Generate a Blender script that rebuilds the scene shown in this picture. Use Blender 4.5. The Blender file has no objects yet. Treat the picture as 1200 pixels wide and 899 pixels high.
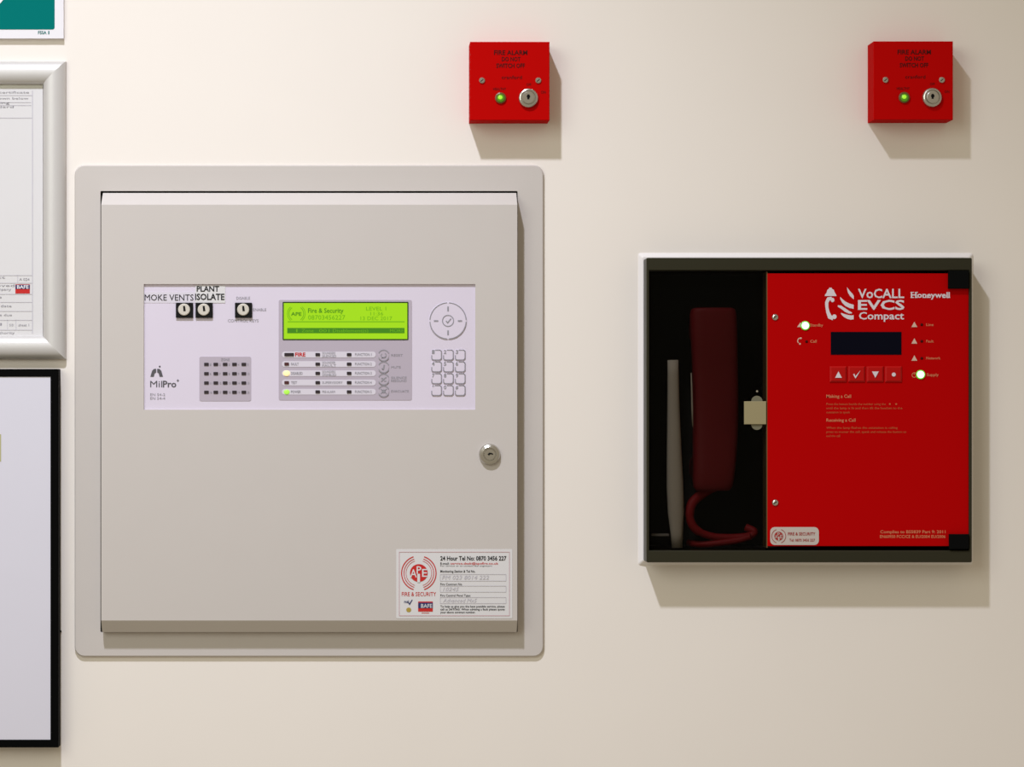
import bpy, bmesh, math, random
from mathutils import Vector
random.seed(7)
SC = bpy.context.scene
COL = SC.collection

# ------------------------------------------------------------------ camera, world, lamp, exposure
S = 0.00092            # metres on the wall per photo pixel
DC = 2.73              # camera distance from the wall
CX, CY, CZ = 421.0, 480.0, 1.5   # foot of the optical axis on the wall (photo pixels) and its height (m)
cam_data = bpy.data.cameras.new('camera')
cam_data.sensor_width = 36.0
cam_data.lens = 36.0 * (DC / S) / 1200.0
cam_data.shift_x = (600 - CX) / 1200.0
cam_data.shift_y = (CY - 449.5) / 1200.0
cam_data.clip_start = 0.05
cam = bpy.data.objects.new('camera', cam_data)
cam.location = (0, -DC, CZ)
cam.rotation_euler = (math.radians(90), 0, 0)
COL.objects.link(cam)
SC.camera = cam

world = bpy.data.worlds.new('room_light')
SC.world = world
world.use_nodes = True
bg = world.node_tree.nodes['Background']
bg.inputs[0].default_value = (1.0, 0.86, 0.63, 1)
bg.inputs[1].default_value = 0.38

# the ceiling downlight near the wall: throws the crisp shadows
lamp_data = bpy.data.lights.new('ceiling_downlight', 'SPOT')
lamp_data.energy = 209.0
lamp_data.color = (0.835, 0.872, 1.0)
lamp_data.spot_size = math.radians(92)
lamp_data.spot_blend = 1.0
lamp_data.shadow_soft_size = 0.045
lamp = bpy.data.objects.new('ceiling_downlight', lamp_data)
lamp.location = (S * (15 - CX), -1.2, CZ + S * (CY + 1440))
lamp.rotation_euler = (Vector((S * (250 - CX), 0, CZ + S * (CY - 3700))) - Vector(lamp.location)).to_track_quat('-Z', 'Y').to_euler()
COL.objects.link(lamp)
# unseen soft fill added at the left, so ambient light fades to the right
soft_fill_data = bpy.data.lights.new('added_soft_fill', 'AREA')
soft_fill_data.energy = 17.5
soft_fill_data.color = (0.96, 1.0, 0.93)
soft_fill_data.shape = 'SQUARE'; soft_fill_data.size = 1.4
soft_fill = bpy.data.objects.new('added_soft_fill', soft_fill_data)
soft_fill.location = (-1.3, -2.1, 2.35)
soft_fill.rotation_euler = (Vector((-0.4, 0, 1.4)) - Vector(soft_fill.location)).to_track_quat('-Z', 'Y').to_euler()
COL.objects.link(soft_fill)

SC.view_settings.view_transform = 'Standard'
SC.view_settings.look = 'None'
SC.view_settings.exposure = 0.0
SC.view_settings.gamma = 1.0
SC.view_settings.use_curve_mapping = False

# ------------------------------------------------------------------ helpers
def lin(c):
    return tuple((v/255/12.92 if v/255 <= 0.04045 else ((v/255+0.055)/1.055)**2.4) for v in c)

def mat(name, rgb, rough=0.5, spec=0.3, metal=0.0, emit=None, estr=0.0, bump=0.0, bscale=400.0, vary=0.0, vscale=30.0, coat=0.0):
    """procedural principled material; rgb is the linear reflectance"""
    m = bpy.data.materials.new(name); m.use_nodes = True
    nt = m.node_tree; p = nt.nodes['Principled BSDF']
    p.inputs['Base Color'].default_value = (*rgb, 1)
    p.inputs['Roughness'].default_value = rough
    p.inputs['Specular IOR Level'].default_value = spec
    p.inputs['Metallic'].default_value = metal
    if coat: p.inputs['Coat Weight'].default_value = coat
    if emit:
        p.inputs['Emission Color'].default_value = (*emit, 1)
        p.inputs['Emission Strength'].default_value = estr
    if bump or vary:
        tc = nt.nodes.new('ShaderNodeTexCoord')
    if vary:
        n = nt.nodes.new('ShaderNodeTexNoise'); n.inputs['Scale'].default_value = vscale; n.inputs['Detail'].default_value = 4
        r = nt.nodes.new('ShaderNodeMapRange'); r.inputs[3].default_value = 1 - vary; r.inputs[4].default_value = 1 + vary
        x = nt.nodes.new('ShaderNodeVectorMath'); x.operation = 'SCALE'; x.inputs[0].default_value = rgb
        nt.links.new(tc.outputs['Object'], n.inputs['Vector']); nt.links.new(n.outputs[0], r.inputs[0])
        nt.links.new(r.outputs[0], x.inputs['Scale']); nt.links.new(x.outputs[0], p.inputs['Base Color'])
    if bump:
        n2 = nt.nodes.new('ShaderNodeTexNoise'); n2.inputs['Scale'].default_value = bscale; n2.inputs['Detail'].default_value = 2
        b = nt.nodes.new('ShaderNodeBump'); b.inputs['Strength'].default_value = bump; b.inputs['Distance'].default_value = 0.0004
        nt.links.new(tc.outputs['Object'], n2.inputs['Vector']); nt.links.new(n2.outputs[0], b.inputs['Height'])
        nt.links.new(b.outputs[0], p.inputs['Normal'])
    return m

def wx(px, d=0.0): return S * (px - CX) * (1 - d / DC)
def wz(py, d=0.0): return CZ + S * (CY - py) * (1 - d / DC)

ORIG = {}
def thing(name, px, py, d, label, cat, group=None):
    o = bpy.data.objects.new(name, None); COL.objects.link(o)
    o.empty_display_size = 0.02
    o.location = (wx(px, d), -d, wz(py, d)); ORIG[o.name] = Vector(o.location)
    tag(o, label, cat, group)
    return o
def tag(o, label=None, cat=None, group=None, kind=None):
    if label: o['label'] = label
    if cat: o['category'] = cat
    if group: o['group'] = group
    if kind: o['kind'] = kind
    return o

class B:
    """collects geometry in world coordinates, then links it as ONE mesh object"""
    def __init__(s): s.bm = bmesh.new(); s.smooth = False
    def face(s, vs):
        try: return s.bm.faces.new(vs)
        except ValueError: return None
    def loft(s, rings, cap0=True, cap1=True, closed=True, smooth=False):
        R = [[s.bm.verts.new(p) for p in r] for r in rings]
        n = len(R[0])
        for a, b in zip(R, R[1:]):
            for i in range(n if closed else n - 1):
                f = s.face((a[i], a[(i+1) % n], b[(i+1) % n], b[i]))
                if f and smooth: f.smooth = True
        if cap0: s.face(R[0][::-1])
        if cap1: s.face(R[-1])
        return s
    # rounded rectangle outline (world x/z) at depth d, inset by i
    def outline(s, X0, Z0, X1, Z1, d, i, r, n):
        x0, x1, z0, z1 = X0 + i, X1 - i, Z0 + i, Z1 - i
        r = max(r - i, 0.00015) if n > 1 else 0
        pts = []
        for cx, cz, a0 in ((x1 - r, z0 + r, -90), (x1 - r, z1 - r, 0), (x0 + r, z1 - r, 90), (x0 + r, z0 + r, 180)):
            if n == 1: pts.append((cx, -d, cz)); continue
            for k in range(n):
                a = math.radians(a0 + 90 * k / (n - 1))
                pts.append((cx + r * math.cos(a), -d, cz + r * math.sin(a)))
        return pts
    def prism(s, rect, d0, d1, r=0.0, cham=0.0, n=5, dref=None, rise=None):
        """box with pixel rect as seen at depth d1, from depth d0 to d1, corner radius r, front edges chamfered"""
        dr = d1 if dref is None else dref
        X0, X1, Z1, Z0 = wx(rect[0], dr), wx(rect[2], dr), wz(rect[1], dr), wz(rect[3], dr)
        n = n if r > 0 else 1
        L = [(d0, 0), (d1 - (cham if rise is None else rise), 0)] + ([(d1, cham)] if cham else [])
        if not cham: L[1] = (d1, 0)
        s.loft([s.outline(X0, Z0, X1, Z1, d, i, r, n) for d, i in L]); return s
    def frame(s, rect, prof, dref, r=0.0, n=5):
        """closed profile of (inset, depth) swept round a pixel rect as seen at depth dref"""
        X0, X1, Z1, Z0 = wx(rect[0], dref), wx(rect[2], dref), wz(rect[1], dref), wz(rect[3], dref)
        n = n if r > 0 else 1
        s.loft([s.outline(X0, Z0, X1, Z1, d, i, r, n) for i, d in prof + prof[:1]], False, False); return s
    def rail(s, rect, prof, dref, side, smooth=True):
        X0, X1, Z1, Z0 = wx(rect[0], dref), wx(rect[2], dref), wz(rect[1], dref), wz(rect[3], dref)
        def corner(c, i, d):
            x = X0 + i if c[0] == 0 else X1 - i; z = Z0 + i if c[1] == 0 else Z1 - i
            return (x, -d, z)
        a, b = {'bottom': ((0,0),(1,0)), 'right': ((1,0),(1,1)), 'top': ((1,1),(0,1)), 'left': ((0,1),(0,0))}[side]
        A_, B_ = [corner(a, i, d) for i, d in prof], [corner(b, i, d) for i, d in prof]
        if smooth:      # curved face shaded smooth; sides, back and mitred ends flat, on vertices of their own
            s.loft([A_[1:-1], B_[1:-1]], False, False, False, True)
            for u in ((0, 1), (-2, -1), (-1, 0)): s.loft([[A_[u[0]], A_[u[1]]], [B_[u[0]], B_[u[1]]]], False, False, False)
            s.face([s.bm.verts.new(v) for v in A_]); s.face([s.bm.verts.new(v) for v in B_][::-1])
        else: s.loft([A_, B_], True, True)
        return s
    def lathe(s, px, py, prof, n=20, dref=None, sq=1.0):
        """turned body about the viewing normal: profile of (radius px, depth)"""
        dr = prof[-1][1] if dref is None else dref
        x, z = wx(px, dr), wz(py, dr)
        s.loft([[(x + S*r*math.cos(2*math.pi*k/n), -d, z + S*r*math.sin(2*math.pi*k/n)*sq) for k in range(n)] for r, d in prof],
               True, True, True, False); return s
    def dome(s, px, py, rx, ry, d, h, n=14, m=4):
        x, z = wx(px, d), wz(py, d); R = []
        for j in range(m):
            t = math.pi/2 * j / m
            R.append([(x + S*rx*math.cos(t)*math.cos(2*math.pi*k/n), -d - h*math.sin(t), z + S*ry*math.cos(t)*math.sin(2*math.pi*k/n)) for k in range(n)])
        s.loft(R, True, True, True, True); return s
    def poly(s, pts, d):
        P = [Vector((wx(x, d), -d, wz(y, d))) for x, y in pts]
        area = sum(P[i].x*P[(i+1) % len(P)].z - P[(i+1) % len(P)].x*P[i].z for i in range(len(P)))
        if area < 0: P = P[::-1]
        s.face([s.bm.verts.new(p) for p in P]); return s
    def rect(s, x0, y0, x1, y1, d): return s.poly([(x0,y0),(x1,y0),(x1,y1),(x0,y1)], d)
    def line(s, x0, y0, x1, y1, w, d):
        dx, dy = x1-x0, y1-y0; l = math.hypot(dx, dy); nx, ny = -dy/l*w/2, dx/l*w/2
        return s.poly([(x0+nx,y0+ny),(x1+nx,y1+ny),(x1-nx,y1-ny),(x0-nx,y0-ny)], d)
    def arc(s, px, py, r, a0, a1, w, d, n=16):
        """flat arc band; degrees, clockwise from the right as seen in the photo"""
        for k in range(n):
            a, b = (math.radians(a0 + (a1-a0)*(k+j)/n) for j in (0, 1))
            s.poly([(px+(r+w/2)*math.cos(a), py+(r+w/2)*math.sin(a)), (px+(r+w/2)*math.cos(b), py+(r+w/2)*math.sin(b)),
                    (px+(r-w/2)*math.cos(b), py+(r-w/2)*math.sin(b)), (px+(r-w/2)*math.cos(a), py+(r-w/2)*math.sin(a))], d)
        return s
    def ell(s, px, py, rx, ry, d, n=18):
        return s.poly([(px+rx*math.cos(2*math.pi*k/n), py+ry*math.sin(2*math.pi*k/n)) for k in range(n)], d)
    def outlinebox(s, x0, y0, x1, y1, w, d):
        for a in ((x0,y0,x1,y0+w),(x0,y1-w,x1,y1),(x0,y0+w,x0+w,y1-w),(x1-w,y0+w,x1,y1-w)): s.rect(*a, d)
        return s
    def text(s, t, x0, y0, x1, y1, d, bold=0.0, shear=0.0):
        """lettering fitted to x0..x1 with cap top y0 and baseline y1"""
        c = text_mesh(t, bold, shear)
        lo, hi, polys, verts = c
        sx = (wx(x1, d) - wx(x0, d)) / (hi - lo); sz = (wz(y0, d) - wz(y1, d)) / CAP
        V = [s.bm.verts.new((wx(x0, d) + (v[0]-lo)*sx, -d, wz(y1, d) + v[1]*sz)) for v in verts]
        for p in polys: s.face([V[i] for i in p])
        return s
    def tube(s, pts, r, n=10, flat=1.0):
        R = []
        for i, p in enumerate(pts):
            p = Vector(p); a = Vector(pts[max(i-1, 0)]); b = Vector(pts[min(i+1, len(pts)-1)])
            t = (b - a).normalized(); u = t.cross(Vector((0, 1, 0))).normalized(); v = u.cross(t)
            rr = r[i] if isinstance(r, (list, tuple)) else r
            R.append([p + u*rr*math.cos(2*math.pi*k/n) + v*rr*flat*math.sin(2*math.pi*k/n) for k in range(n)])
        s.loft(R, True, True, True, True); return s
    def done(s, name, m, parent=None, normals=True):
        bm = s.bm
        if normals: bmesh.ops.recalc_face_normals(bm, faces=bm.faces)
        lo = Vector((min(v.co[k] for v in bm.verts) for k in range(3))); hi = Vector((max(v.co[k] for v in bm.verts) for k in range(3)))
        c = Vector(((lo.x+hi.x)/2, hi.y, (lo.z+hi.z)/2))
        for v in bm.verts: v.co -= c
        me = bpy.data.meshes.new(name); bm.to_mesh(me); bm.free()
        me.materials.append(m)
        o = bpy.data.objects.new(name, me); COL.objects.link(o)
        ORIG[o.name] = c
        if parent is not None:
            o.parent = parent; o.location = c - ORIG[parent.name]
        else: o.location = c
        return o

class Each:
    """like B, but every call becomes a mesh object of its own"""
    def __init__(s): s.list = []
    def __getattr__(s, k):
        def call(*a, **kw):
            b = B(); getattr(b, k)(*a, **kw); s.list.append(b); return s
        return call
    def done(s, name, m, parent): return [b.done(name, m, parent) for b in s.list]

_cache = {}
def text_mesh(t, bold, shear):
    k = (t, bold, shear)
    if k in _cache: return _cache[k]
    cu = bpy.data.curves.new('t', 'FONT'); cu.body = t; cu.resolution_u = 2; cu.offset = bold; cu.shear = shear
    o = bpy.data.objects.new('t', cu); COL.objects.link(o)
    dg = bpy.context.evaluated_depsgraph_get(); me = o.evaluated_get(dg).to_mesh()
    verts = [(v.co.x, v.co.y) for v in me.vertices]; polys = [tuple(p.vertices) for p in me.polygons]
    o.evaluated_get(dg).to_mesh_clear()
    bpy.data.objects.remove(o); bpy.data.curves.remove(cu)
    xs = [v[0] for v in verts]
    _cache[k] = (min(xs), max(xs), polys, verts)
    return _cache[k]
CAP = 1.0
CAP = max(v[1] for v in text_mesh('H', 0.0, 0.0)[3])

def copy_part(o, parent, shift):
    """a copy of a part under the same parent, moved by a world vector, sharing its mesh"""
    c = o.copy(); COL.objects.link(c); c.parent = parent; c.location = Vector(o.location) + shift
    ORIG[c.name] = ORIG[o.name] + shift
    for ch in list(o.children):
        g = ch.copy(); COL.objects.link(g); g.parent = c; ORIG[g.name] = ORIG[ch.name] + shift
    return c
def dpx(dx, dy, d): return Vector((S*dx*(1-d/DC), 0, -S*dy*(1-d/DC)))

# ------------------------------------------------------------------ materials
M = {}
M['paper']   = mat('white paper', (0.655,0.64,0.645), 0.7, 0.1, vary=0.01)
M['white']   = mat('white plastic', (0.74,0.72,0.76), 0.35, 0.3)
M['sheet']   = mat('white display sheet', (0.63,0.615,0.69), 0.6, 0.1, vary=0.01)
M['ink']     = mat('black ink', (0.02,0.02,0.022), 0.6, 0.1)
M['greyink'] = mat('grey print', (0.28,0.27,0.30), 0.6, 0.1)
M['paleink'] = mat('pale grey rule', (0.50,0.48,0.53), 0.6, 0.1)
M['redink']  = mat('red ink', (0.52,0.028,0.025), 0.6, 0.1)
M['pinkink'] = mat('pink rule', (0.55,0.33,0.36), 0.6, 0.1)
M['blueink'] = mat('navy ink', (0.035,0.045,0.14), 0.6, 0.1)
M['goldink'] = mat('gold ink', (0.40,0.29,0.06), 0.6, 0.1)
M['green']   = mat('safety green print', (0.001,0.155,0.142), 0.6, 0.015)
M['silver']  = mat('satin silver rail', (0.57,0.55,0.535), 0.42, 0.5, 0.22)
M['black']   = mat('black frame lacquer', (0.003,0.003,0.003), 0.6, 0.015)
M['red']     = mat('red enamel', (0.46,0.0022,0.0018), 0.6, 0.012, bump=0.05, bscale=900)
M['steel']   = mat('chromed steel', (0.56,0.54,0.50), 0.24, 0.5, 0.95)
M['dull']    = mat('dull nickel', (0.40,0.38,0.33), 0.4, 0.5, 0.5)
M['hole']    = mat('keyhole black', (0.008,0.008,0.008), 0.6, 0.1)
M['grey']    = mat('grey powder coat', (0.54,0.50,0.472), 0.55, 0.2, bump=0.12, bscale=1100, vary=0.012)
M['gapshade']  = mat('dark cavity', (0.012,0.012,0.010), 0.8, 0.05)
M['fascia']  = mat('pale lavender fascia', (0.655,0.595,0.695), 0.45, 0.15, vary=0.01)
M['mauve']   = mat('mauve grey membrane', (0.445,0.39,0.455), 0.5, 0.15)
M['strip']   = mat('pale strip', (0.64,0.60,0.67), 0.5, 0.15)
M['darkgrey']= mat('dark grey print', (0.10,0.095,0.105), 0.6, 0.1)
M['dkled']   = mat('unlit dark lamp', (0.03,0.022,0.026), 0.35, 0.3)
M['dkredled']= mat('unlit red lamp', (0.08,0.03,0.03), 0.5, 0.1)
M['deepled'] = mat('unlit deep red lamp', (0.05,0.004,0.004), 0.5, 0.05)
M['lcd']     = mat('backlit green screen', (0.05,0.10,0.01), 0.5, 0.1, emit=(0.34,0.66,0.004), estr=0.95)
M['lcdink']  = mat('dark green screen pixels', (0.02,0.06,0.005), 0.5, 0.1, emit=(0.045,0.20,0.01), estr=0.9)
M['lcdmid']  = mat('faint green screen pixels', (0.02,0.06,0.005), 0.5, 0.1, emit=(0.15,0.42,0.01), estr=0.9)
M['lcdshade']  = mat('dark screen recess shade', (0.02,0.05,0.01), 0.5, 0.1)
M['amberon'] = mat('lit amber lamp', (0.5,0.4,0.2), 0.3, 0.3, emit=(1.0,0.72,0.38), estr=0.9)
M['greenon'] = mat('lit green lamp', (0.2,0.4,0.05), 0.3, 0.3, emit=(0.42,0.85,0.08), estr=0.7)
M['greenlens']=mat('green lamp lens', (0.04,0.16,0.01), 0.2, 0.5, emit=(0.07,0.24,0.002), estr=0.55)
M['greencore']=mat('lit lamp core', (0.1,0.3,0.02), 0.2, 0.5, emit=(0.42,0.86,0.03), estr=0.8)
M['glowled'] = mat('bright green white lamp', (0.5,0.8,0.5), 0.3, 0.3, emit=(0.80,1.0,0.70), estr=1.5)
M['glowrim'] = mat('green lamp rim', (0.05,0.3,0.03), 0.3, 0.3, emit=(0.10,0.62,0.03), estr=0.7)
M['box']     = mat('black olive enamel', (0.026,0.024,0.013), 0.42, 0.18)
M['boxin']   = mat('black box lining', (0.022,0.022,0.020), 0.8, 0.05)
M['flange']  = mat('white flange', (0.77,0.735,0.725), 0.5, 0.15)
M['block']   = mat('black rubber block', (0.004,0.004,0.004), 0.7, 0.02)
M['panelred']= mat('red control panel', (0.43,0.0016,0.002), 0.65, 0.008, bump=0.03, bscale=900)
M['btnred']  = mat('red button', (0.43,0.003,0.003), 0.36, 0.16)
M['tan']     = mat('tan print on red', (0.60,0.20,0.10), 0.6, 0.1)
M['palegrey']= mat('pale grey print', (0.66,0.60,0.64), 0.6, 0.1)
M['navy']    = mat('dark navy screen', (0.004,0.004,0.009), 0.5, 0.01)
M['beige']   = mat('beige latch plate', (0.30,0.255,0.14), 0.5, 0.2)
M['label']   = mat('silver grey label', (0.50,0.44,0.40), 0.5, 0.2)
M['handset'] = mat('dark red handset plastic', (0.20,0.012,0.016), 0.45, 0.2)
M['cord']    = mat('red cord', (0.30,0.010,0.014), 0.5, 0.2)
M['tube']    = mat('grey tube plastic', (0.62,0.59,0.50), 0.5, 0.2)
def glass_mat():
    m = bpy.data.materials.new('smoked window pane'); m.use_nodes = True; nt = m.node_tree; nt.nodes.clear()
    o = nt.nodes.new('ShaderNodeOutputMaterial'); mix = nt.nodes.new('ShaderNodeMixShader')
    t = nt.nodes.new('ShaderNodeBsdfTransparent'); t.inputs[0].default_value = (0.62,0.60,0.58,1)   # two faces: tint squared
    g = nt.nodes.new('ShaderNodeBsdfGlossy'); g.inputs['Roughness'].default_value = 0.05
    mix.inputs[0].default_value = 0.004
    nt.links.new(t.outputs[0], mix.inputs[1]); nt.links.new(g.outputs[0], mix.inputs[2]); nt.links.new(mix.outputs[0], o.inputs[0])
    return m
M['smoke'] = glass_mat()
def wall_mat():
    m = mat('cream wall covering', (0.80,0.745,0.69), 0.75, 0.1)
    nt = m.node_tree; p = nt.nodes['Principled BSDF']
    tc = nt.nodes.new('ShaderNodeTexCoord'); mp = nt.nodes.new('ShaderNodeMapping'); mp.inputs['Scale'].default_value = (260, 260, 30)
    n = nt.nodes.new('ShaderNodeTexNoise'); n.inputs['Scale'].default_value = 1.0; n.inputs['Detail'].default_value = 3
    n2 = nt.nodes.new('ShaderNodeTexNoise'); n2.inputs['Scale'].default_value = 9.0; n2.inputs['Detail'].default_value = 3
    b = nt.nodes.new('ShaderNodeBump'); b.inputs['Strength'].default_value = 0.10; b.inputs['Distance'].default_value = 0.0006
    r = nt.nodes.new('ShaderNodeMapRange'); r.inputs[3].default_value = 0.985; r.inputs[4].default_value = 1.015
    x = nt.nodes.new('ShaderNodeVectorMath'); x.operation = 'SCALE'; x.inputs[0].default_value = (0.80,0.745,0.69)
    L = nt.links.new
    L(tc.outputs['Object'], mp.inputs[0]); L(mp.outputs[0], n.inputs['Vector']); L(n.outputs[0], b.inputs['Height']); L(b.outputs[0], p.inputs['Normal'])
    L(tc.outputs['Object'], n2.inputs['Vector']); L(n2.outputs[0], r.inputs[0]); L(r.outputs[0], x.inputs['Scale']); L(x.outputs[0], p.inputs['Base Color'])
    return m
M['wall'] = wall_mat()

# ------------------------------------------------------------------ the wall, with the opening the phone box is set into
HX0, HX1, HY0, HY1 = 757, 1128, 318, 644.5      # opening, wall pixels
b = B()
ox0, ox1, oz0, oz1 = -2.2, 2.4, 0.0, 3.4
hx0, hx1, hz1, hz0 = wx(HX0), wx(HX1), wz(HY0), wz(HY1)
def rr(x0, x1, z0, z1, y): return [(x0,y,z0),(x1,y,z0),(x1,y,z1),(x0,y,z1)]
b.loft([rr(ox0,ox1,oz0,oz1,0.0), rr(hx0,hx1,hz0,hz1,0.0), rr(hx0,hx1,hz0,hz1,0.12), rr(ox0,ox1,oz0,oz1,0.12), rr(ox0,ox1,oz0,oz1,0.0)], False, False)
w = b.done('wall_back', M['wall'])
tag(w, 'plain cream wall with a fine vertical weave behind all the panels', None, None, 'structure')

# ------------------------------------------------------------------ green sign at the top left
sg = thing('safety_sign', -70, 45, 0, 'white board sign with green panel, cut by the top left corner', 'sign')
B().prism((-220,-180,74.5,45), 0, 0.0055).done('board', M['white'], sg)
g = B().prism((-214,-172,64,34.5), 0.0050, 0.0058, r=0.0024).done('green_panel', M['green'], sg)
B().poly([(-4,-1.5),(0.0,-1.5),(4.8,-1.5),(1.5,2.6),(-6,10)], 0.0062).done('arrow', M['white'], g)
Each().text('FSSA', 44.6, 36.4, 54.5, 40, 0.0058, 0.02).text('1', 56.5, 36.4, 57.8, 40, 0.0058, 0.02).done('lettering', M['green'], sg)

# ------------------------------------------------------------------ silver snap frame with the certificate
sf = thing('snap_frame', -54, 421, 0, 'silver snap frame with rounded rails holding a printed certificate', 'frame')
W, H = 0.0246, 0.0118
prof = [(0.0, 0.0)] + [(W/2 - W/2*math.cos(math.pi*k/16), 0.0035 + (H-0.0035)*math.sin(math.pi*k/16)) for k in range(17)] + [(W, 0.0)]
FR = (-186, 72, 77.3, 421)
for sd in ('top', 'right', 'bottom', 'left'):
    B().rail(FR, prof, 0.004, sd).done('rail', M['silver'], sf)
B().prism((-160, 98, 50, 397), 0, 0.0015).done('backing_board', M['dull'], sf)
doc = B().prism((-158, 103.5, 50.2, 395.5), 0.0015, 0.0022).done('certificate', M['paper'], sf)
d = 0.0025
b = Each()
b.rect(37.6, 106, 38.4, 391, d)
for y, x1 in ((111.5,37.6),(119.8,36.5),(123.2,36.5),(138,37.6),(322.5,37.6),(331.5,37.6),(344.5,37.6),(354,37.6),(364.5,37.6),(375,37.6),(386.5,37.6)):
    b.rect(-150, y, x1, y+0.6, d)
for x in (8.5, 18.5): b.rect(x, 375, x+0.5, 386.5, d)
b.rect(20.5, 322.5, 21, 331.5, d)
b.done('rule', M['paleink'], doc)
b = Each()
for y, t, x1 in ((109.5,'Fire detection and alarm system certificate',34),(116.5,'Issued for the protected premises shown below',33.5),(121.8,'Design installation commissioning',11),(126.5,'Verified to the current standard',16)):
    b.text(t, -120, y-2.6, x1, y, d, 0.0)
for y, t, x1 in ((326.5,'Contract',6),(336,'Approved',17),(340.5,'Certified company',13),(349.5,'Reference',2),(360,'Inspection date',13.5),(370.5,'Next service due',14),(381.5,'Signed',2),(391.5,'Issue by authority',17)):
    b.text(t, x1-46, y-2.8, x1, y, d, 0.0)
b.text('A 024', 22.5, 326, 34.5, 329, d).text('0101', 11, 379.5, 16, 382.5, d).text('sheet 1', 21.5, 379.5, 34, 382.5, d)
b.done('lettering', M['greyink'], doc)
b = B().rect(18, 333.2, 35, 344, d); lg = b.done('logo', M['redink'], doc)
B().rect(18.2, 333.8, 34.8, 338.6, d+0.0003).done('logo_band', M['blueink'], doc)
B().text('BAFE', 20, 334.3, 33.5, 338.3, d+0.0006, 0.02).done('logo_lettering', M['white'], doc)

# ------------------------------------------------------------------ black picture frame below it
bf = thing('picture_frame', -95, 876, 0, 'thin black picture frame with a blank white sheet, below the silver frame', 'frame')
prof = [(0,0),(0,0.019),(0.0008,0.020),(0.0076,0.020),(0.0084,0.019),(0.0084,0.0)]
FR = (-258, 432.5, 68.2, 876.3)
for sd in ('top', 'right', 'bottom', 'left'):
    B().rail(FR, prof, 0.020, sd, False).done('rail', M['black'], bf)
sh = B().prism((-255, 436, 66, 873), 0.001, 0.0188, dref=0.0188).done('sheet', M['sheet'], bf)
B().rect(-22, 509, 1.2, 541, 0.0191).done('printed_mark', mat('olive print', (0.42,0.40,0.20), 0.6, 0.1), bf)

nl = B().lathe(71, 740, [(1.1,0.0),(1.1,0.0012),(0.7,0.0016)], 8).done('nail', M['hole'])
tag(nl, 'tiny dark nail head in the wall right of the black frame', 'nail')

# ------------------------------------------------------------------ red key switches
def key_switch():
    t = thing('key_switch', 597.5, 145, 0, 'red fire alarm key switch box above the grey alarm panel', 'switch', 'red key switches')
    D = 0.0315
    B().prism((551,49,644,141), 0, 0.0255, dref=D).done('back_box', M['red'], t)
    B().prism((551,49,644,141), 0.0258, D, cham=0.0005).done('face_plate', M['red'], t)
    d = D + 0.0003
    b = Each().text('FIRE ALARM', 579, 59, 618, 64.2, d, 0.016).text('DO NOT', 588, 66.8, 610, 71.6, d, 0.02).text('SWITCH OFF', 581.5, 74.5, 615, 79.4, d, 0.02)
    b.text('cranford', 588, 88.6, 611.5, 92.6, d, 0.0)
    b.text('HEALTHY', 578, 102.8, 593, 105.8, d).text('OFF', 617, 97.6, 622.5, 100.6, d).text('ON', 634, 106.4, 639.5, 109.6, d)
    b.done('lettering', mat('dark print on red', (0.06,0.004,0.004), 0.6, 0.1), t)
    sc = B().lathe(564.8, 94.3, [(3.4,D),(3.4,D+0.0012),(2.4,D+0.002)], 14, D).done('screw', M['steel'], t)
    B().line(563.2, 95.6, 566.4, 93, 0.9, D+0.0022).done('slot', M['hole'], sc)
    copy_part(sc, t, dpx(65.9, 0, D))
    l = B().lathe(586.5, 115, [(6.4,D),(6.4,D+0.0018),(5.2,D+0.0022)], 18, D).done('indicator_bezel', mat('dark bezel', (0.12,0.07,0.015), 0.3, 0.4), t)
    B().dome(586.7, 115, 4.7, 4.7, D+0.0022, 0.002).done('lamp_lens', M['greenlens'], l)
    B().dome(586.3, 114.2, 2.7, 2.5, D+0.0036, 0.0012).done('lamp_glow', M['greencore'], l)
    k = B().lathe(619, 115, [(11.3,D),(11.3,D+0.0022),(10.9,D+0.0032),(10.2,D+0.0039),(9.2,D+0.0043),(8.5,D+0.0043),(8.1,D+0.0026),(7.4,D+0.0026),(7.1,D+0.0050),(6.2,D+0.0056)], 24, D).done('key_barrel', M['steel'], t)
    B().rect(618, 110.6, 620.4, 116.4, D+0.0059).ell(619.3, 113, 2.1, 2.1, D+0.0059, 12).done('keyhole', M['hole'], k)
    return t
ks = key_switch()
k2 = ks.copy(); COL.objects.link(k2); k2.location = Vector(ks.location) + dpx(472.8, -0.6, 0.0315)
k2['label'] = 'red fire alarm key switch box at the upper right, above the phone box'
for ch in list(ks.children):
    c = ch.copy(); COL.objects.link(c); c.parent = k2
    for gch in list(ch.children):
        gg = gch.copy(); COL.objects.link(gg); gg.parent = c

# ------------------------------------------------------------------ fire alarm control panel
fp = thing('fire_alarm_panel', 362, 770, 0, 'large grey metal fire alarm control panel with lit green screen', 'control panel')
FD = 0.004          # mounting frame face
DD = 0.023          # door face
b = B()
X = lambda p: wx(p, FD); Z = lambda p: wz(p, FD)
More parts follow.
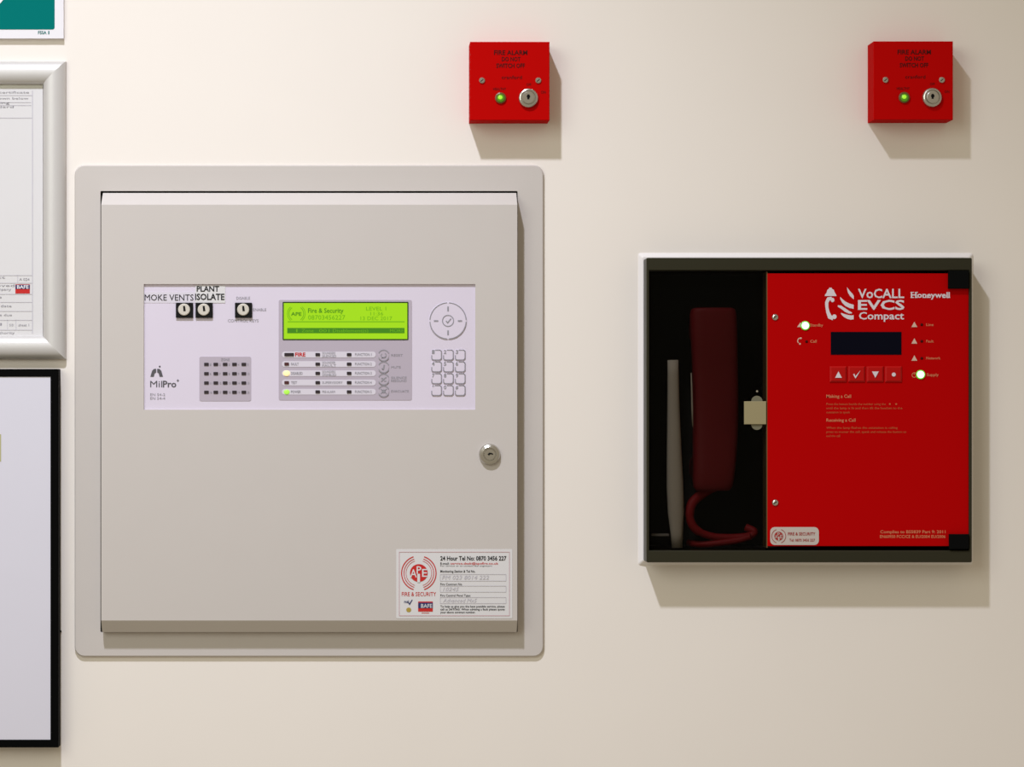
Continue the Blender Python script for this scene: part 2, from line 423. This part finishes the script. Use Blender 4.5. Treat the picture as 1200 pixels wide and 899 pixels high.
# outer rounded, hole square: ring with equal point counts
o0 = b.outline(X(87.3), Z(769.8), X(637), Z(193.3), 0.0, 0, 0.0105, 6)
o1 = b.outline(X(87.3), Z(769.8), X(637), Z(193.3), FD-0.0012, 0, 0.0105, 6)
o2 = b.outline(X(87.3), Z(769.8), X(637), Z(193.3), FD, 0.0012, 0.0105, 6)
i2 = b.outline(X(117.7), Z(741.2), X(606.6), Z(223.8), FD, 0, 0.0012, 6)
i0 = b.outline(X(117.7), Z(741.2), X(606.6), Z(223.8), 0.0, 0, 0.0012, 6)
b.loft([o0, o1, o2, i2, i0, o0], False, False)
b.done('mounting_frame', M['grey'], fp)
B().prism((116, 222, 608, 743), 0.0, 0.0008).done('back_box', M['gapshade'], fp)  # thin dark plate standing in for the shade behind the door gap
# door: sloping top and bottom edges, plain sides, a cut-out for the fascia
b = B(); X = lambda p: wx(p, DD); Z = lambda p: wz(p, DD)
dx0, dx1, dz1, dz0 = X(118.6), X(606.2), Z(240), Z(727.3)
bx0, bx1, bz1, bz0 = dx0, dx1, wz(226.2, FD), wz(740.2, FD)
fx0, fx1, fz1, fz0 = X(168.5), X(557), Z(333), Z(480.2)
q = lambda a, y: [(a[0],y,a[2]),(a[1],y,a[2]),(a[1],y,a[3]),(a[0],y,a[3])]
REC = DD - 0.0022
b.loft([q((bx0,bx1,bz0,bz1), -FD+0.0025), q((bx0,bx1,bz0,bz1), -FD), [(bx0,-0.012,bz0),(bx1,-0.012,bz0),(bx1,-FD-0.0003,bz1),(bx0,-FD-0.0003,bz1)], q((dx0,dx1,dz0,dz1), -DD), q((fx0,fx1,fz0,fz1), -DD), q((fx0,fx1,fz0,fz1), -REC+0.001)], True, False)
door = b.done('door', M['grey'], fp)
fa = B().prism((168.5,333,557,480.2), REC-0.001, REC, dref=DD).done('fascia', M['fascia'], fp)
d0 = REC; d = REC + 0.0003

lb = B().prism((168.9,342.2,229.5,355), d0, d0+0.0003).done('tape_label', M['strip'], fp)
Each().text('MOKE VENTS', 169.5, 345.2, 226.8, 352.2, d+0.0003, 0.0).done('lettering', M['ink'], lb)
lb = B().prism((229,334.6,264,355), d0, d0+0.0005).done('tape_label', M['paper'], fp)
Each().text('PLANT', 230.5, 335.4, 256.8, 341.6, d+0.0005, 0.022).text('ISOLATE', 228.6, 344.4, 263, 351.4, d+0.0005, 0.022).done('lettering', M['ink'], lb)
kp = B().prism((206,354.8,226,372.4), d0, d0+0.0026, r=0.0006, cham=0.0003).done('key_lock', M['hole'], fp)
B().lathe(215.6, 362.8, [(7.0,d0+0.0026),(7.0,d0+0.0036),(6.2,d0+0.0042)], 18).done('key_barrel', mat('pale nickel', (0.62,0.58,0.52), 0.4, 0.4, 0.2), kp)
B().poly([(214.4,358.6),(216.8,358.6),(217.6,364.6),(215,364.9)], d0+0.0045).done('keyhole', M['hole'], kp)
copy_part(kp, fp, dpx(23, 0, d0)); copy_part(kp, fp, dpx(69.2, 0, d0))
b = Each().text('DISABLE', 277, 347.8, 293, 351, d).text('ENABLE', 296.5, 361.4, 312, 364.6, d).text('CONTROL KEYS', 267, 374.2, 303, 377.6, d)
b.done('lettering', M['greyink'], fp)
# maker's mark
b = B()
for sgn in (-1, 1):
    P = [(183.6+sgn*0.6,432.2),(183.6+sgn*3.2,432.4),(183.6+sgn*5.4,434.6),(183.6+sgn*7.4,441.6),(183.6+sgn*3.4,441.6),(183.6+sgn*2.4,437.6),(183.6+sgn*0.6,436.6)]
    b.poly(P, d)
b.ell(187.2, 429.6, 1.1, 1.1, d, 10)
b.done('maker_logo', M['darkgrey'], fp)
b = Each().text('Mil', 176, 446.4, 190, 453.8, d).text('Pro', 190.8, 446.4, 206.6, 453.8, d, 0.02)
b.rect(207,445.6,209.8,446.4,d).rect(208,444.6,208.8,447.4,d+0.0001)
b.done('lettering', M['darkgrey'], fp)
Each().text('EN 54-2', 176, 461, 193.5, 464, d).text('EN 54-4', 176, 465.4, 193.5, 468.4, d).done('lettering', M['greyink'], fp)
# zone lamps
zp = B().prism((233.6,418,294.2,470), d0, d0+0.0004, r=0.002).done('zone_panel', M['mauve'], fp)
dz = d0 + 0.0004
b = Each().text('ZONE', 259, 420, 269, 423, dz+0.0003)
for r in range(4):
    for c in range(5):
        b.text(str(1 + r*5 + c), 246 + c*10.95, 426 + r*10.9, 247.4 + c*10.95 + (1 if r*5+c > 8 else 0), 428.6 + r*10.9, dz+0.0003)
b.done('lettering', M['greyink'], zp)
zl = None
for r in range(4):
    for c in range(5):
        if zl is None: zl = B().prism((239.2,425.2,244.6,428.8), dz, dz+0.0006, r=0.0005, n=3).done('zone_lamp', M['dkled'], fp)
        else: copy_part(zl, fp, dpx(c*10.95, r*10.9, dz))
# membrane with screen and status lamps
B().prism((326.6,351.5,482.6,469), d0, d0+0.0004, r=0.0018).done('membrane_panel', M['mauve'], fp)
dm = d0 + 0.0004
B().frame((331.2,353.8,478.6,398.6), [(0,dm-0.0002),(0,dm+0.0004),(0.0012,dm+0.0002),(0.0012,dm-0.0002)], dm, 0.001).done('screen_recess_shade', M['lcdshade'], fp)  # dark green band stands in for the shade of a recessed screen edge
scr = B().prism((332.6,355.2,477.6,398.2), dm-0.0002, dm+0.0001).done('screen', M['lcd'], fp)
ds = dm + 0.0006
b = Each().text('Fire & Security', 361, 361.4, 402.5, 366.6, ds, 0.015).text('APE', 341, 366, 353.4, 370, ds, 0.02).rect(336.6,384.4,474,390.6,ds)
b.done('lettering', M['lcdink'], scr)
b = Each().text('08703456227', 361, 369.4, 404.5, 374.6, ds).text('LEVEL 1', 429, 359.6, 452.5, 363.8, ds).text('11:36', 434, 365.6, 449, 369.6, ds)
b.text('13 DEC 2017', 422.5, 371, 459.5, 375.2, ds).rect(337,376.6,474,377.6,ds)
b.arc(347.2,367.6,8.6,-55,55,0.8,ds).arc(347.2,367.6,8.6,125,235,0.8,ds).arc(347.2,367.6,10.4,-50,50,0.7,ds).arc(347.2,367.6,10.4,130,230,0.7,ds)
b.done('faint_lettering', M['lcdmid'], scr)
b = Each().text('1', 347, 385.7, 348.6, 389.4, ds+0.0003).text('Zone', 353.5, 385.7, 367.5, 389.4, ds+0.0003).text('Disablement(s)', 390, 385.7, 431.5, 389.4, ds+0.0003).text('001', 374, 385.7, 386, 389.4, ds+0.0003).text('MORE', 457, 385.7, 473, 389.4, ds+0.0003)
b.done('reversed_lettering', M['lcdmid'], scr)
rows = (415.6, 426.7, 437.5, 448.4, 459.2)
c1 = ('', 'FAULT', 'DISABLED', 'TEST', 'POWER')
c2 = (('SOUNDERS','SILENCED'), ('SOUNDER','FAULT'), ('SOUNDERS','DISABLED'), ('SUPERVISORY',), ('PRE-ALARM',))
x2 = (394, 394, 394, 401.5, 392.5)
sl = None
for i, y in enumerate(rows):
    st = B().prism((330.4,y-3.4,440.4,y+3.4), dm, dm+0.0003, r=0.0028).done('status_strip', M['strip'], fp)
    dl = dm + 0.0006
    b = Each()
    if i: b.text(c1[i], 341, y-1.5, (0,350,354.5,348,352.5)[i], y+1.5, dl, 0.01)
    if len(c2[i]) == 2:
        b.text(c2[i][0], 377.6, y-3.1, 393, y-0.4, dl).text(c2[i][1], 377.6, y+0.4, x2[i], y+3.0, dl)
    else: b.text(c2[i][0], 377.6, y-1.4, x2[i], y+1.4, dl)
    b.text('FUNCTION %d' % (i+1), 416, y-1.6, 435.5, y+1.4, dl, 0.008)
    b.done('lettering', M['greyink'], st)
    if i == 0:
        B().text('FIRE', 345.8, y-2.2, 358, y+2.0, dl, 0.03).done('red_lettering', M['redink'], st)
        B().prism((333.2,y-1.9,344.4,y+1.9), dm+0.0003, dm+0.001, r=0.0006, n=3).done('fire_lamp', M['dkled'], fp)
    elif i == 2: B().dome(335.8, y, 4.2, 3.4, dm+0.0003, 0.0012).done('status_lamp', M['amberon'], fp)
    elif i == 4: B().dome(336, y+0.3, 3.6, 2.9, dm+0.0003, 0.0012).done('status_lamp', M['greenon'], fp)
    else: B().prism((333.2,y-1.8,338.6,y+1.8), dm+0.0003, dm+0.001, r=0.0006, n=3).done('status_lamp', M['dkredled'], fp)
    for x in (372.3, 409.1):
        if sl is None: sl = B().prism((x-2.7,y-1.8,x+2.7,y+1.8), dm+0.0003, dm+0.001, r=0.0006, n=3).done('status_lamp', M['dkled'], fp); bx, by = x, y
        else: copy_part(sl, fp, dpx(x-bx, y-by, dm))
for i, (y, tx, x1) in enumerate(((416.6,('RESET',),472),(430.5,('MUTE',),469.5),(444.7,('SILENCE','RESOUND'),476.5),(458.7,('EVACUATE',),479))):
    bt = B().lathe(449.6, y, [(6.4,dm),(6.4,dm+0.0003),(5.8,dm+0.0005)], 20).done('round_button', M['mauve'], fp)
    db = dm + 0.0008
    b = B()
    for a in (205, 25): b.arc(449.6, y, 6.3, a, a+130, 1.0, db, 12)
    if i == 0: b.arc(449.6, y, 3, -60, 220, 0.8, db, 10).line(447, y+3.2, 452, y+1.4, 0.8, db)
    elif i == 1: b.line(449, y+3, 450.4, y-3, 1.6, db).line(447.4, y+1.2, 449, y+3, 0.8, db)
    elif i == 2: b.line(446.6, y+2.6, 452.6, y-2.6, 1.3, db).line(446.6, y-1.2, 449, y-1.2, 1, db).line(450, y+2, 452.6, y+2, 1, db)
    else: b.ell(449.6, y, 2.2, 2.2, db, 10).line(446, y-3, 448.2, y-1, 0.8, db).line(453.2, y-3, 451, y-1, 0.8, db).line(446, y+3, 448.2, y+1, 0.8, db).line(453.2, y+3, 451, y+1, 0.8, db)
    for j, s_ in enumerate(tx):
        yy = y - 0.2 + (j - (len(tx)-1)/2)*3.6
        b.text(s_, 458.4, yy-1.3, x1, yy+1.3, dm+0.0003)
    b.done('symbol', M['greyink'], bt)
# navigation wheel
nv = B().lathe(525, 376, [(22,d0),(22,d0+0.0003),(21.4,d0+0.0006)], 32).done('navigation_pad', M['fascia'], fp)
dn = d0 + 0.0009
b = B()
for a in (3, 93, 183, 273): b.arc(525, 376, 21.2, a, a+84, 1.1, dn, 18)
b.arc(525, 376, 6.5, 0, 360, 1.0, dn, 24)
b.poly([(522.2,376.2),(523.2,375.6),(524.4,377.4),(528.2,373),(529,373.8),(524.6,379.4)], dn)
for dx, dy in ((0,-14),(0,14)): b.rect(524.2, 376+dy-2.8, 525.9, 376+dy+2.8, dn)
for dx in (-14, 14): b.rect(525+dx-2.5, 375.3, 525+dx+2.5, 377, dn)
b.done('symbol', M['greyink'], nv)
for r in range(4):
    for c in range(3):
        x0, y0 = 505.4 + c*13.85, 409.8 + r*13.85
        kb = B().prism((x0,y0,x0+12.4,y0+12.6), d0, d0+0.0006, r=0.0018, cham=0.0002, n=4).done('keypad_button', M['fascia'], fp)
        dk = d0 + 0.0009; b = B()
        b.rect(x0+4.4,y0,x0+10.6,y0+1.0,dk).rect(x0+11.3,y0+1.6,x0+12.3,y0+10.6,dk).line(x0+10.2,y0+0.5,x0+11.9,y0+1.9,1.0,dk)
        b.rect(x0+1.8,y0+11.5,x0+10.4,y0+12.5,dk).line(x0+10.2,y0+12.1,x0+11.9,y0+10.2,1.0,dk)
        b.rect(x0,y0+6.6,x0+1.0,y0+10.6,dk).line(x0+0.5,y0+10.4,x0+2,y0+12.1,1.0,dk)
        lab = '123456789*0#'[r*3+c]
        b.text(lab, x0+0.8, y0+0.4, x0+3.8, y0+4.8, dk, 0.02)
        b.done('symbol', M['greyink'], kb)
# cam lock on the door
ck = B().lathe(573.6, 532.6, [(12.4,DD),(12.4,DD+0.002),(11.2,DD+0.0045),(8.6,DD+0.006),(7.6,DD+0.006),(7.2,DD+0.0045),(6.6,DD+0.0045),(6.2,DD+0.0062)], 26, DD).done('cam_lock', M['steel'], fp)
B().poly([(571.3,532.6),(573.2,530.6),(576,530.8),(578,531.8),(577.6,533.2),(575,532.4),(573,534)], DD+0.0065).done('keyhole', M['hole'], ck)
# service sticker
sk = B().prism((464.4,643.8,600.4,724.8), DD, DD+0.0003, r=0.001).done('service_sticker', M['paper'], fp)
d = DD + 0.0006
B().outlinebox(467.6, 646.8, 597.3, 722, 0.6, d).done('border', M['pinkink'], sk)
b = B().ell(490.8, 671.6, 10.4, 10.4, d, 28)
for r_, w_ in ((20.2,1.2),(17.4,0.8),(15.0,0.5)):
    b.arc(490.8, 671.8, r_, -72, 72, w_, d, 24).arc(490.8, 671.8, r_, 108, 252, w_, d, 24)
b.text('FIRE & SECURITY', 470.8, 694, 511, 698.6, d, 0.004)
b.text('service.desk@apefire.co.uk', 528, 659.2, 584, 661.6, d, 0.01)
b.rect(490, 705, 507.2, 716.8, d)
b.rect(494, 718.2, 503, 718.8, d)
b.done('red_print', M['redink'], sk)
b = B().text('A', 480.6, 667.4, 488.4, 676.6, d+0.0003, 0.01).text('P', 488.2, 663.8, 493.8, 672.4, d+0.0003, 0.01).text('E', 494.6, 667, 500.6, 676, d+0.0003, 0.01).rect(489, 672.6, 492.2, 682.6, d+0.0003)
b.text('BAFE', 493.4, 708, 506.4, 712.4, d+0.0005, 0.01)
b.done('white_print', M['paper'], sk)
b = B().rect(490.2, 706.4, 507, 712.8, d+0.0003)
b.text('nsi', 473.6, 703.4, 479.2, 706.6, d, 0.02).poly([(477.6,706),(478.8,705.4),(479.6,707.2),(482.8,702.6),(483.6,703.2),(480,709.4)], d)
b.done('blue_print', M['blueink'], sk)
B().ell(479, 714.8, 2.9, 2.7, d, 14).done('gold_seal', M['goldink'], sk)
b = Each().text('24 Hour Tel No: 0870 3456 227', 516, 652, 593.4, 656.8, d, 0.022)
b.text('E-mail:', 516, 659.2, 526.5, 661.8, d, 0.01).text('For service or to contact the engineers', 516, 662.6, 576.5, 664, d)
b.text('Monitoring Station & Tel No.', 516, 668.2, 557, 671, d, 0.012)
b.text('Fire Contract No.', 516, 683.4, 542, 686, d, 0.006).text('Fire Control Panel Type:', 516, 696.6, 551.5, 699.2, d, 0.006)
for i, t in enumerate(('To help us give you the best possible service, please', 'call us 24/7/365. When advising a fault please quote', 'your above contract number.')):
    b.text(t, 516, 709.6+i*3.4, (591.5,591.5,557)[i], 711.9+i*3.4, d, 0.014)
b.done('black_print', M['ink'], sk)
b = Each()
for y0, y1 in ((673,681.2),(686.6,694.2),(700,707.6)): b.outlinebox(515.6, y0, 593.2, y1, 0.5, d)
b.text('PM 023 8014 222', 518, 674.6, 573, 679.2, d, 0, 0.2).text('10245', 519, 688.4, 538, 692.6, d, 0, 0.3).text('Advanced Mx5', 519, 701.6, 559, 706, d, 0, 0.3)
b.done('handwriting', M['paleink'], sk)

# ------------------------------------------------------------------ red emergency phone box
ep = thing('emergency_phone_box', 948, 660, 0, 'red and black wall mounted emergency voice communication box', 'phone box')
ED = 0.031
# white flange on the wall
b = B()
X = lambda p: wx(p, 0.003); Z = lambda p: wz(p, 0.003)
fo = (X(748.2), Z(662.3), X(1140.8), Z(296.4)); fi = (hx0, hz0, hx1, hz1)
rings = [b.outline(*fo, 0.0, 0, 0.0025, 4), b.outline(*fo, 0.0006, 0, 0.0025, 4), b.outline(*fo, 0.0042, 0.0046, 0.0062, 4), b.outline(*fi, 0.0042, 0, 0.0003, 4), b.outline(*fi, 0.0, 0, 0.0003, 4)]
b.loft(rings + rings[:1], False, False); b.done('flange', M['flange'], ep)
# casing: dark sides and rim, open at the front
b = B(); X = lambda p: wx(p, ED); Z = lambda p: wz(p, ED)
co = (X(757.6), Z(659.2), X(1139), Z(302.2)); ci = (X(760.8), Z(645.4), X(1135.8), Z(317))
R = [b.outline(*co, 0.003, 0, 0.0015, 4), b.outline(*co, ED-0.0006, 0, 0.0015, 4), b.outline(*co, ED, 0.0006, 0.0015, 4), b.outline(*ci, ED, -0.0008, 0.0004, 4), b.outline(*ci, ED-0.0008, 0, 0.0004, 4), b.outline(*ci, 0.003, 0, 0.0004, 4)]
b.loft(R + R[:1], False, False); b.done('casing', M['box'], ep)
# lining set into the wall
b = B()
lo_ = (hx0+0.0003, hz0+0.0003, hx1-0.0003, hz1-0.0003); li_ = (hx0+0.0018, hz0+0.0018, hx1-0.0018, hz1-0.0018)
b.loft([b.outline(*li_, 0.0029, 0, 0, 1), b.outline(*li_, -0.058, 0, 0, 1)], False, True)
b.loft([b.outline(*lo_, 0.0029, 0, 0, 1), b.outline(*lo_, -0.060, 0, 0, 1)], False, True)
b.done('lining', M['boxin'], ep, )
PD = 0.0285
cp = B().prism((899.4,320.4,1135.4,640.2), 0.004, PD, cham=0.0004).done('control_panel', M['panelred'], ep)
B().prism((898.2,318.6,899.6,642), 0.004, PD-0.0004, dref=PD).done('divider', mat('olive divider edge', (0.11,0.07,0.03), 0.6, 0.05), ep)
for r_ in ((1112,317.2,1135.6,338.2),(1113,626.2,1135.6,643.6)):
    B().prism(r_, PD, 0.0335, cham=0.0005).done('corner_block', M['block'], ep)
sc = B().dome(908.3, 371.8, 4.0, 4.0, PD, 0.002).done('screw', M['steel'], ep)
B().line(906.4, 373.2, 910, 370.4, 0.9, PD+0.0023).done('slot', M['hole'], sc)
copy_part(sc, ep, dpx(0.2, 217.4, PD))
d = PD + 0.0003
# logo
b = B()
b.poly([(966.4,347),(967.2,344.8),(968.4,343.6),(969.6,339.6),(971.6,338.4),(971.6,337.2),(974.8,337.2),(974.8,338.4),(977,339.6),(978.6,343.6),(979.6,344.8),(980.4,347)], d)
hsp = [((972.6,350.4),2.4),((970.4,350.6),1.4),((968.6,354),1.6),((968.6,359),1.7),((969.6,364),1.8),((971.4,369.4),2.0),((974,373),2.2)]
up, dn_ = [], []
P = [p for p, w_ in hsp]
cen = [(974.8,349.6),(970.8,350.4),(968.8,354.6),(969,360),(970.2,366),(972.4,371.4),(976.6,373.2)]
wd = [2.0,2.3,2.0,1.8,2.0,2.6,2.4]
for i, (x, y) in enumerate(cen):
    a = cen[max(i-1,0)]; c = cen[min(i+1,len(cen)-1)]; l = math.hypot(c[0]-a[0], c[1]-a[1]); nx, ny = -(c[1]-a[1])/l, (c[0]-a[0])/l
    up.append((x+nx*wd[i], y+ny*wd[i])); dn_.append((x-nx*wd[i], y-ny*wd[i]))
for i in range(len(up)-1): b.poly([up[i],up[i+1],dn_[i+1],dn_[i]], d)
b.ell(975.6, 351.6, 2.2, 2.6, d+0.0001, 12).ell(977.8, 371.2, 2.6, 2.8, d+0.0001, 12)
def flame(pts):
    for (x0,y0,w0),(x1,y1,w1) in zip(pts, pts[1:]): b.poly([(x0,y0-w0),(x1,y1-w1),(x1,y1+w1),(x0,y0+w0)], d)
flame([(992.6,337.2,0.6),(993.6,340.4,2.4),(996,344,2.9),(999.2,347.2,2.6),(1000.6,348.8,2.0)])
flame([(984.6,349.2,1.2),(987,352.6,2.3),(990.6,356,2.6),(995.4,358.4,2.6),(1000.4,359.6,2.4)])
flame([(981.8,358.6,0.8),(985.6,360,1.9),(990,363.2,2.2),(994.6,365.8,1.7),(998.4,366.8,0.6)])
flame([(985.6,367.4,0.8),(988.4,369.4,1.8),(993,371.4,2.4),(997,372.2,2.5),(1000.4,371.8,2.4)])
b.text('VoCALL', 1005.4, 338.8, 1059.6, 349.2, d, 0.018).text('EVCS', 1005.4, 352, 1060, 362.8, d, 0.024).text('Compact', 1006.6, 366, 1059.4, 374.2, d, 0.018)
b.done('logo', M['palegrey'], cp)
b = B().text('Honeywell', 1067.4, 342.6, 1113, 348.8, d, 0.026)
for x0, x1 in ((1067,1071),(1072,1075.6),(1081.5,1085),(1086,1088.6),(1104.6,1108),(1109.4,1113.4)): b.rect(x0,348.2,x1,349.2,d+0.0001)
for x0, x1 in ((1067,1071),(1072,1075.6)): b.rect(x0,342.2,x1,343.1,d+0.0001)
b.done('maker_lettering', M['palegrey'], cp)
B().prism((973.6,389,1056.4,415.8), PD, PD+0.0004).done('screen', M['navy'], ep)
bt = None
for i, x in enumerate((972.6, 994.2, 1015.8, 1037.4)):
    bb = B().prism((x,429.2,x+19.6,447.8), PD, PD+0.0019, cham=0.0016, rise=0.0010).done('push_button', M['btnred'], ep)
    b = B(); db = PD + 0.0025; cx, cy = x+10, 439.4
    if i == 0: b.poly([(cx-4,cy+3.4),(cx+4,cy+3.4),(cx,cy-4.2)], db)
    elif i == 1: b.poly([(cx-4.4,cy-0.4),(cx-3,cy-1.6),(cx-1.8,cy+1.6),(cx+4.4,cy-5.6),(cx-1.6,cy+4.4)], db)
    elif i == 2: b.poly([(cx-4,cy-4),(cx+4,cy-4),(cx,cy+3.4)], db)
    else: b.ell(cx, cy-0.4, 2.4, 2.4, db, 12)
    b.done('symbol', M['palegrey'], bb)
# indicator lamps, icons and captions
def glow(px, py):
    l = B().lathe(px, py, [(5.4,PD),(5.4,PD+0.0008),(4.6,PD+0.0012)], 18).done('lit_indicator', M['glowrim'], ep)
    B().dome(px, py, 4.3, 4.3, PD+0.0012, 0.0018).done('lamp_lens', M['glowled'], l)
glow(943.8, 381.6); glow(1079, 439)
ul = None
for px, py in ((945.2,400.4),(1080.2,380.6),(1080.2,400),(1080.2,420)):
    if ul is None: ul = B().dome(px, py, 1.7, 1.7, PD, 0.0008, 10, 3).done('unlit_indicator', M['deepled'], ep); u0 = (px, py)
    else: copy_part(ul, ep, dpx(px-u0[0], py-u0[1], PD))
b = B().poly([(934,383.4),(938,377.8),(941,383.4)], d)
for i, y in enumerate((380.6,400,420)):
    b.poly([(1068,y+2.8),(1071.5,y-3.6),(1075,y+2.8)], d)
    b.ell(1071.5, y+1.8, 1.0, 1.2, d+0.0002, 8)
b.arc(938.4, 399.6, 3.6, 140, 250, 1.0, d, 8).ell(938.4,396.4,1.1,1.1,d,8).ell(937.4,403,1.1,1.1,d,8)
b.done('icon', mat('cream print', (0.62,0.42,0.34), 0.6, 0.1), cp)
B().arc(1071.4, 439.6, 2.7, 0, 360, 0.8, d, 14).rect(1071, 436.4, 1071.8, 439.4, d+0.0001).done('icon', M['tan'], cp)
b = Each().text('Standby', 949.5, 379.4, 964.5, 382.6, d, 0.01).text('Call', 949.5, 398.4, 957, 401.6, d, 0.01)
b.text('Line', 1085.4, 379, 1094, 382, d, 0.01).text('Fault', 1085.4, 398.4, 1094, 401.4, d, 0.01).text('Network', 1085.4, 418.2, 1102, 421.2, d, 0.01).text('Supply', 1086, 437.6, 1100, 440.8, d, 0.01)
b.text('Making a Call', 968.4, 462.6, 997.4, 466.2, d, 0.014).text('Receiving a Call', 968.4, 490.6, 1002.6, 494.2, d, 0.014)
b.text('Complies to BS5839 Part 9: 2011', 1031.6, 621.6, 1108, 625, d, 0.012).text('EN60950 FCC/CE & EU/2004 EU/2006', 1031.2, 627.2, 1108, 630.6, d, 0.012)
b.done('lettering', M['tan'], cp)
b = Each()
for t, x1, y in (('Press the button beside the number using the',1038,472.2),('until the lamp is lit and then lift the handset to the',1057.4,477),('outstation to speak',996,481.8),
                 ('When the lamp flashes the outstation is calling',1051.8,500),('press to answer the call, speak and release the button to',1062,504.8),('end the call',984.4,509.6)):
    b.text(t, 968.4, y, x1, y+2.6, d, -0.004)
b.ell(1042.8, 473.6, 1.1, 1.1, d, 8).ell(1050.2, 473.6, 1.1, 1.1, d, 8)
b.done('lettering', mat('faint tan print on red', (0.50,0.12,0.045), 0.6, 0.05), cp)
cl = B().prism((902.6,617.8,959.6,638.8), PD, PD+0.0004, r=0.0048).done('company_label', M['label'], ep)
d = PD + 0.0007
b = B().ell(912.6, 628.4, 5.2, 5.2, d, 20).arc(912.6, 628.4, 8.2, -70, 70, 0.6, d).arc(912.6, 628.4, 8.2, 110, 250, 0.6, d)
b.text('FIRE & SECURITY', 923.4, 624, 955.4, 627.4, d, 0.014).text('Tel: 0870 3456 227', 925, 631.6, 955, 634.6, d, 0.01)
b.done('red_print', mat('dull red ink', (0.34,0.04,0.035), 0.6, 0.1), cl)
B().rect(911.9, 629, 913.5, 633.6, d+0.0003).text('A', 908, 627, 911.4, 631, d+0.0003).text('P', 911.2, 624.2, 914, 628.2, d+0.0004).text('E', 914.4, 627, 917.2, 631, d+0.0003).done('white_print', M['label'], cl)
# smoked pane over the handset compartment, with its latch
B().prism((760.8,317.2,898.2,645.2), 0.0255, 0.0275).done('window_pane', M['smoke'], ep)
la = B().prism((872.2,470.4,898,497.4), 0.0275, 0.0300, cham=0.0004).done('latch', M['beige'], ep)
for cy_ in (470.5, 497.3):
    B().lathe(887, cy_, [(6.6,0.0275),(6.6,0.0283)], 16).done('latch_boss', mat('olive boss', (0.16,0.15,0.10), 0.5, 0.2), la)
B().lathe(887.2, 458.6, [(1.3,0.0275),(1.3,0.0281)], 8).done('rivet', M['steel'], ep)

# ------------------------------------------------------------------ handset, cord and tube in the compartment
hs = thing('telephone_handset', 835, 578, -0.03, 'dark red telephone handset behind the smoked window', 'handset')
secs = [(361,835.5,22,0.020,0.010),(363,835.5,25.5,0.021,0.012),(368,835.5,27,0.021,0.014),(385,836,27.2,0.021,0.016),(405,837,26.8,0.019,0.016),(425,837.6,26.4,0.016,0.014),
        (455,838.4,26.6,0.014,0.013),(490,838.6,26.4,0.014,0.013),(515,838,26,0.015,0.014),(540,837,25,0.018,0.016),(562,835.6,24,0.019,0.015),(571,835,22.5,0.018,0.012),(575,835,19,0.016,0.008)]
b = B(); R = []
for y, xc, hw, df, hd in secs:
    dc = df - hd - 0.004
    ring = []
    for k in range(20):
        a = 2*math.pi*k/20; ca, sa = math.cos(a), math.sin(a)
        e = lambda v: math.copysign(abs(v)**0.55, v)
        ring.append((wx(xc, dc) + S*hw*e(ca), -dc - hd*e(sa), wz(y, dc)))
    R.append(ring)
b.loft(R, True, True, True, True)
b.done('handset_body', M['handset'], hs)
b = B()
b.prism((813,368,858,404), -0.052, -0.008, r=0.012, n=5).done('earpiece', M['handset'], hs)
b = B(); b.prism((814,532,857,568), -0.052, -0.008, r=0.012, n=5).done('mouthpiece', M['handset'], hs)
def path(pts, d):
    # Catmull-Rom through pixel points
    out = []
    for i in range(len(pts)-1):
        p0, p1, p2, p3 = pts[max(i-1,0)], pts[i], pts[i+1], pts[min(i+2,len(pts)-1)]
        for k in range(6):
            t = k/6
            q_ = [0.5*((2*p1[j]) + (-p0[j]+p2[j])*t + (2*p0[j]-5*p1[j]+4*p2[j]-p3[j])*t*t + (-p0[j]+3*p1[j]-3*p2[j]+p3[j])*t**3) for j in range(3)]
            out.append(q_)
    out.append(list(pts[-1]))
    return [(wx(x, d_), -d_, wz(y, d_)) for x, y, d_ in out]
B().tube(path([(838,570,-0.008),(824,578,-0.004),(811,590,0.002),(808,606,0.004),(816,621,0.004),(836,629,0.002),(860,630,0.002),(878,628,0.004),(884,623,0.004),(874,618,0.000)], 0), [0.0052]*18+[0.0046]*8+[0.0040]*29).done('cord', M['cord'], hs)
B().tube(path([(806,636,-0.012),(822,638,-0.002),(846,636,0.004),(866,633,0.006),(880,628.5,0.010)], 0), 0.0036).done('cord', M['cord'], hs)

tb = B().tube([(wx(x,0.01), -0.010, wz(y,0.01)) for x, y in ((788.6,422),(788.8,440),(789.2,480),(790,530),(791,570),(792,600),(793,625),(793.4,642))],
              [S*v for v in (6.4,6.6,7.2,8.6,9.8,9.4,7.2,6.2)], 12, 0.8).done('grey_tube', M['tube'])
tag(tb, 'grey plastic tube standing upright in the compartment left of the handset', 'tube')
st = B().tube([(wx(x,0.012), -0.012, wz(y,0.012)) for x, y in ((810,437),(810.6,455),(811.2,480),(811.8,500))], [S*v for v in (0.6,0.9,1.0,0.6)], 6).done('edge_highlight', M['tube'], hs)  # pale strip modelled in place of a highlight along the handset edge
cl_ = B().prism((763.6,626,784,628.2), -0.002, 0.014).done('shelf_lip', mat('grey lip', (0.30,0.29,0.26), 0.5, 0.2), ep)
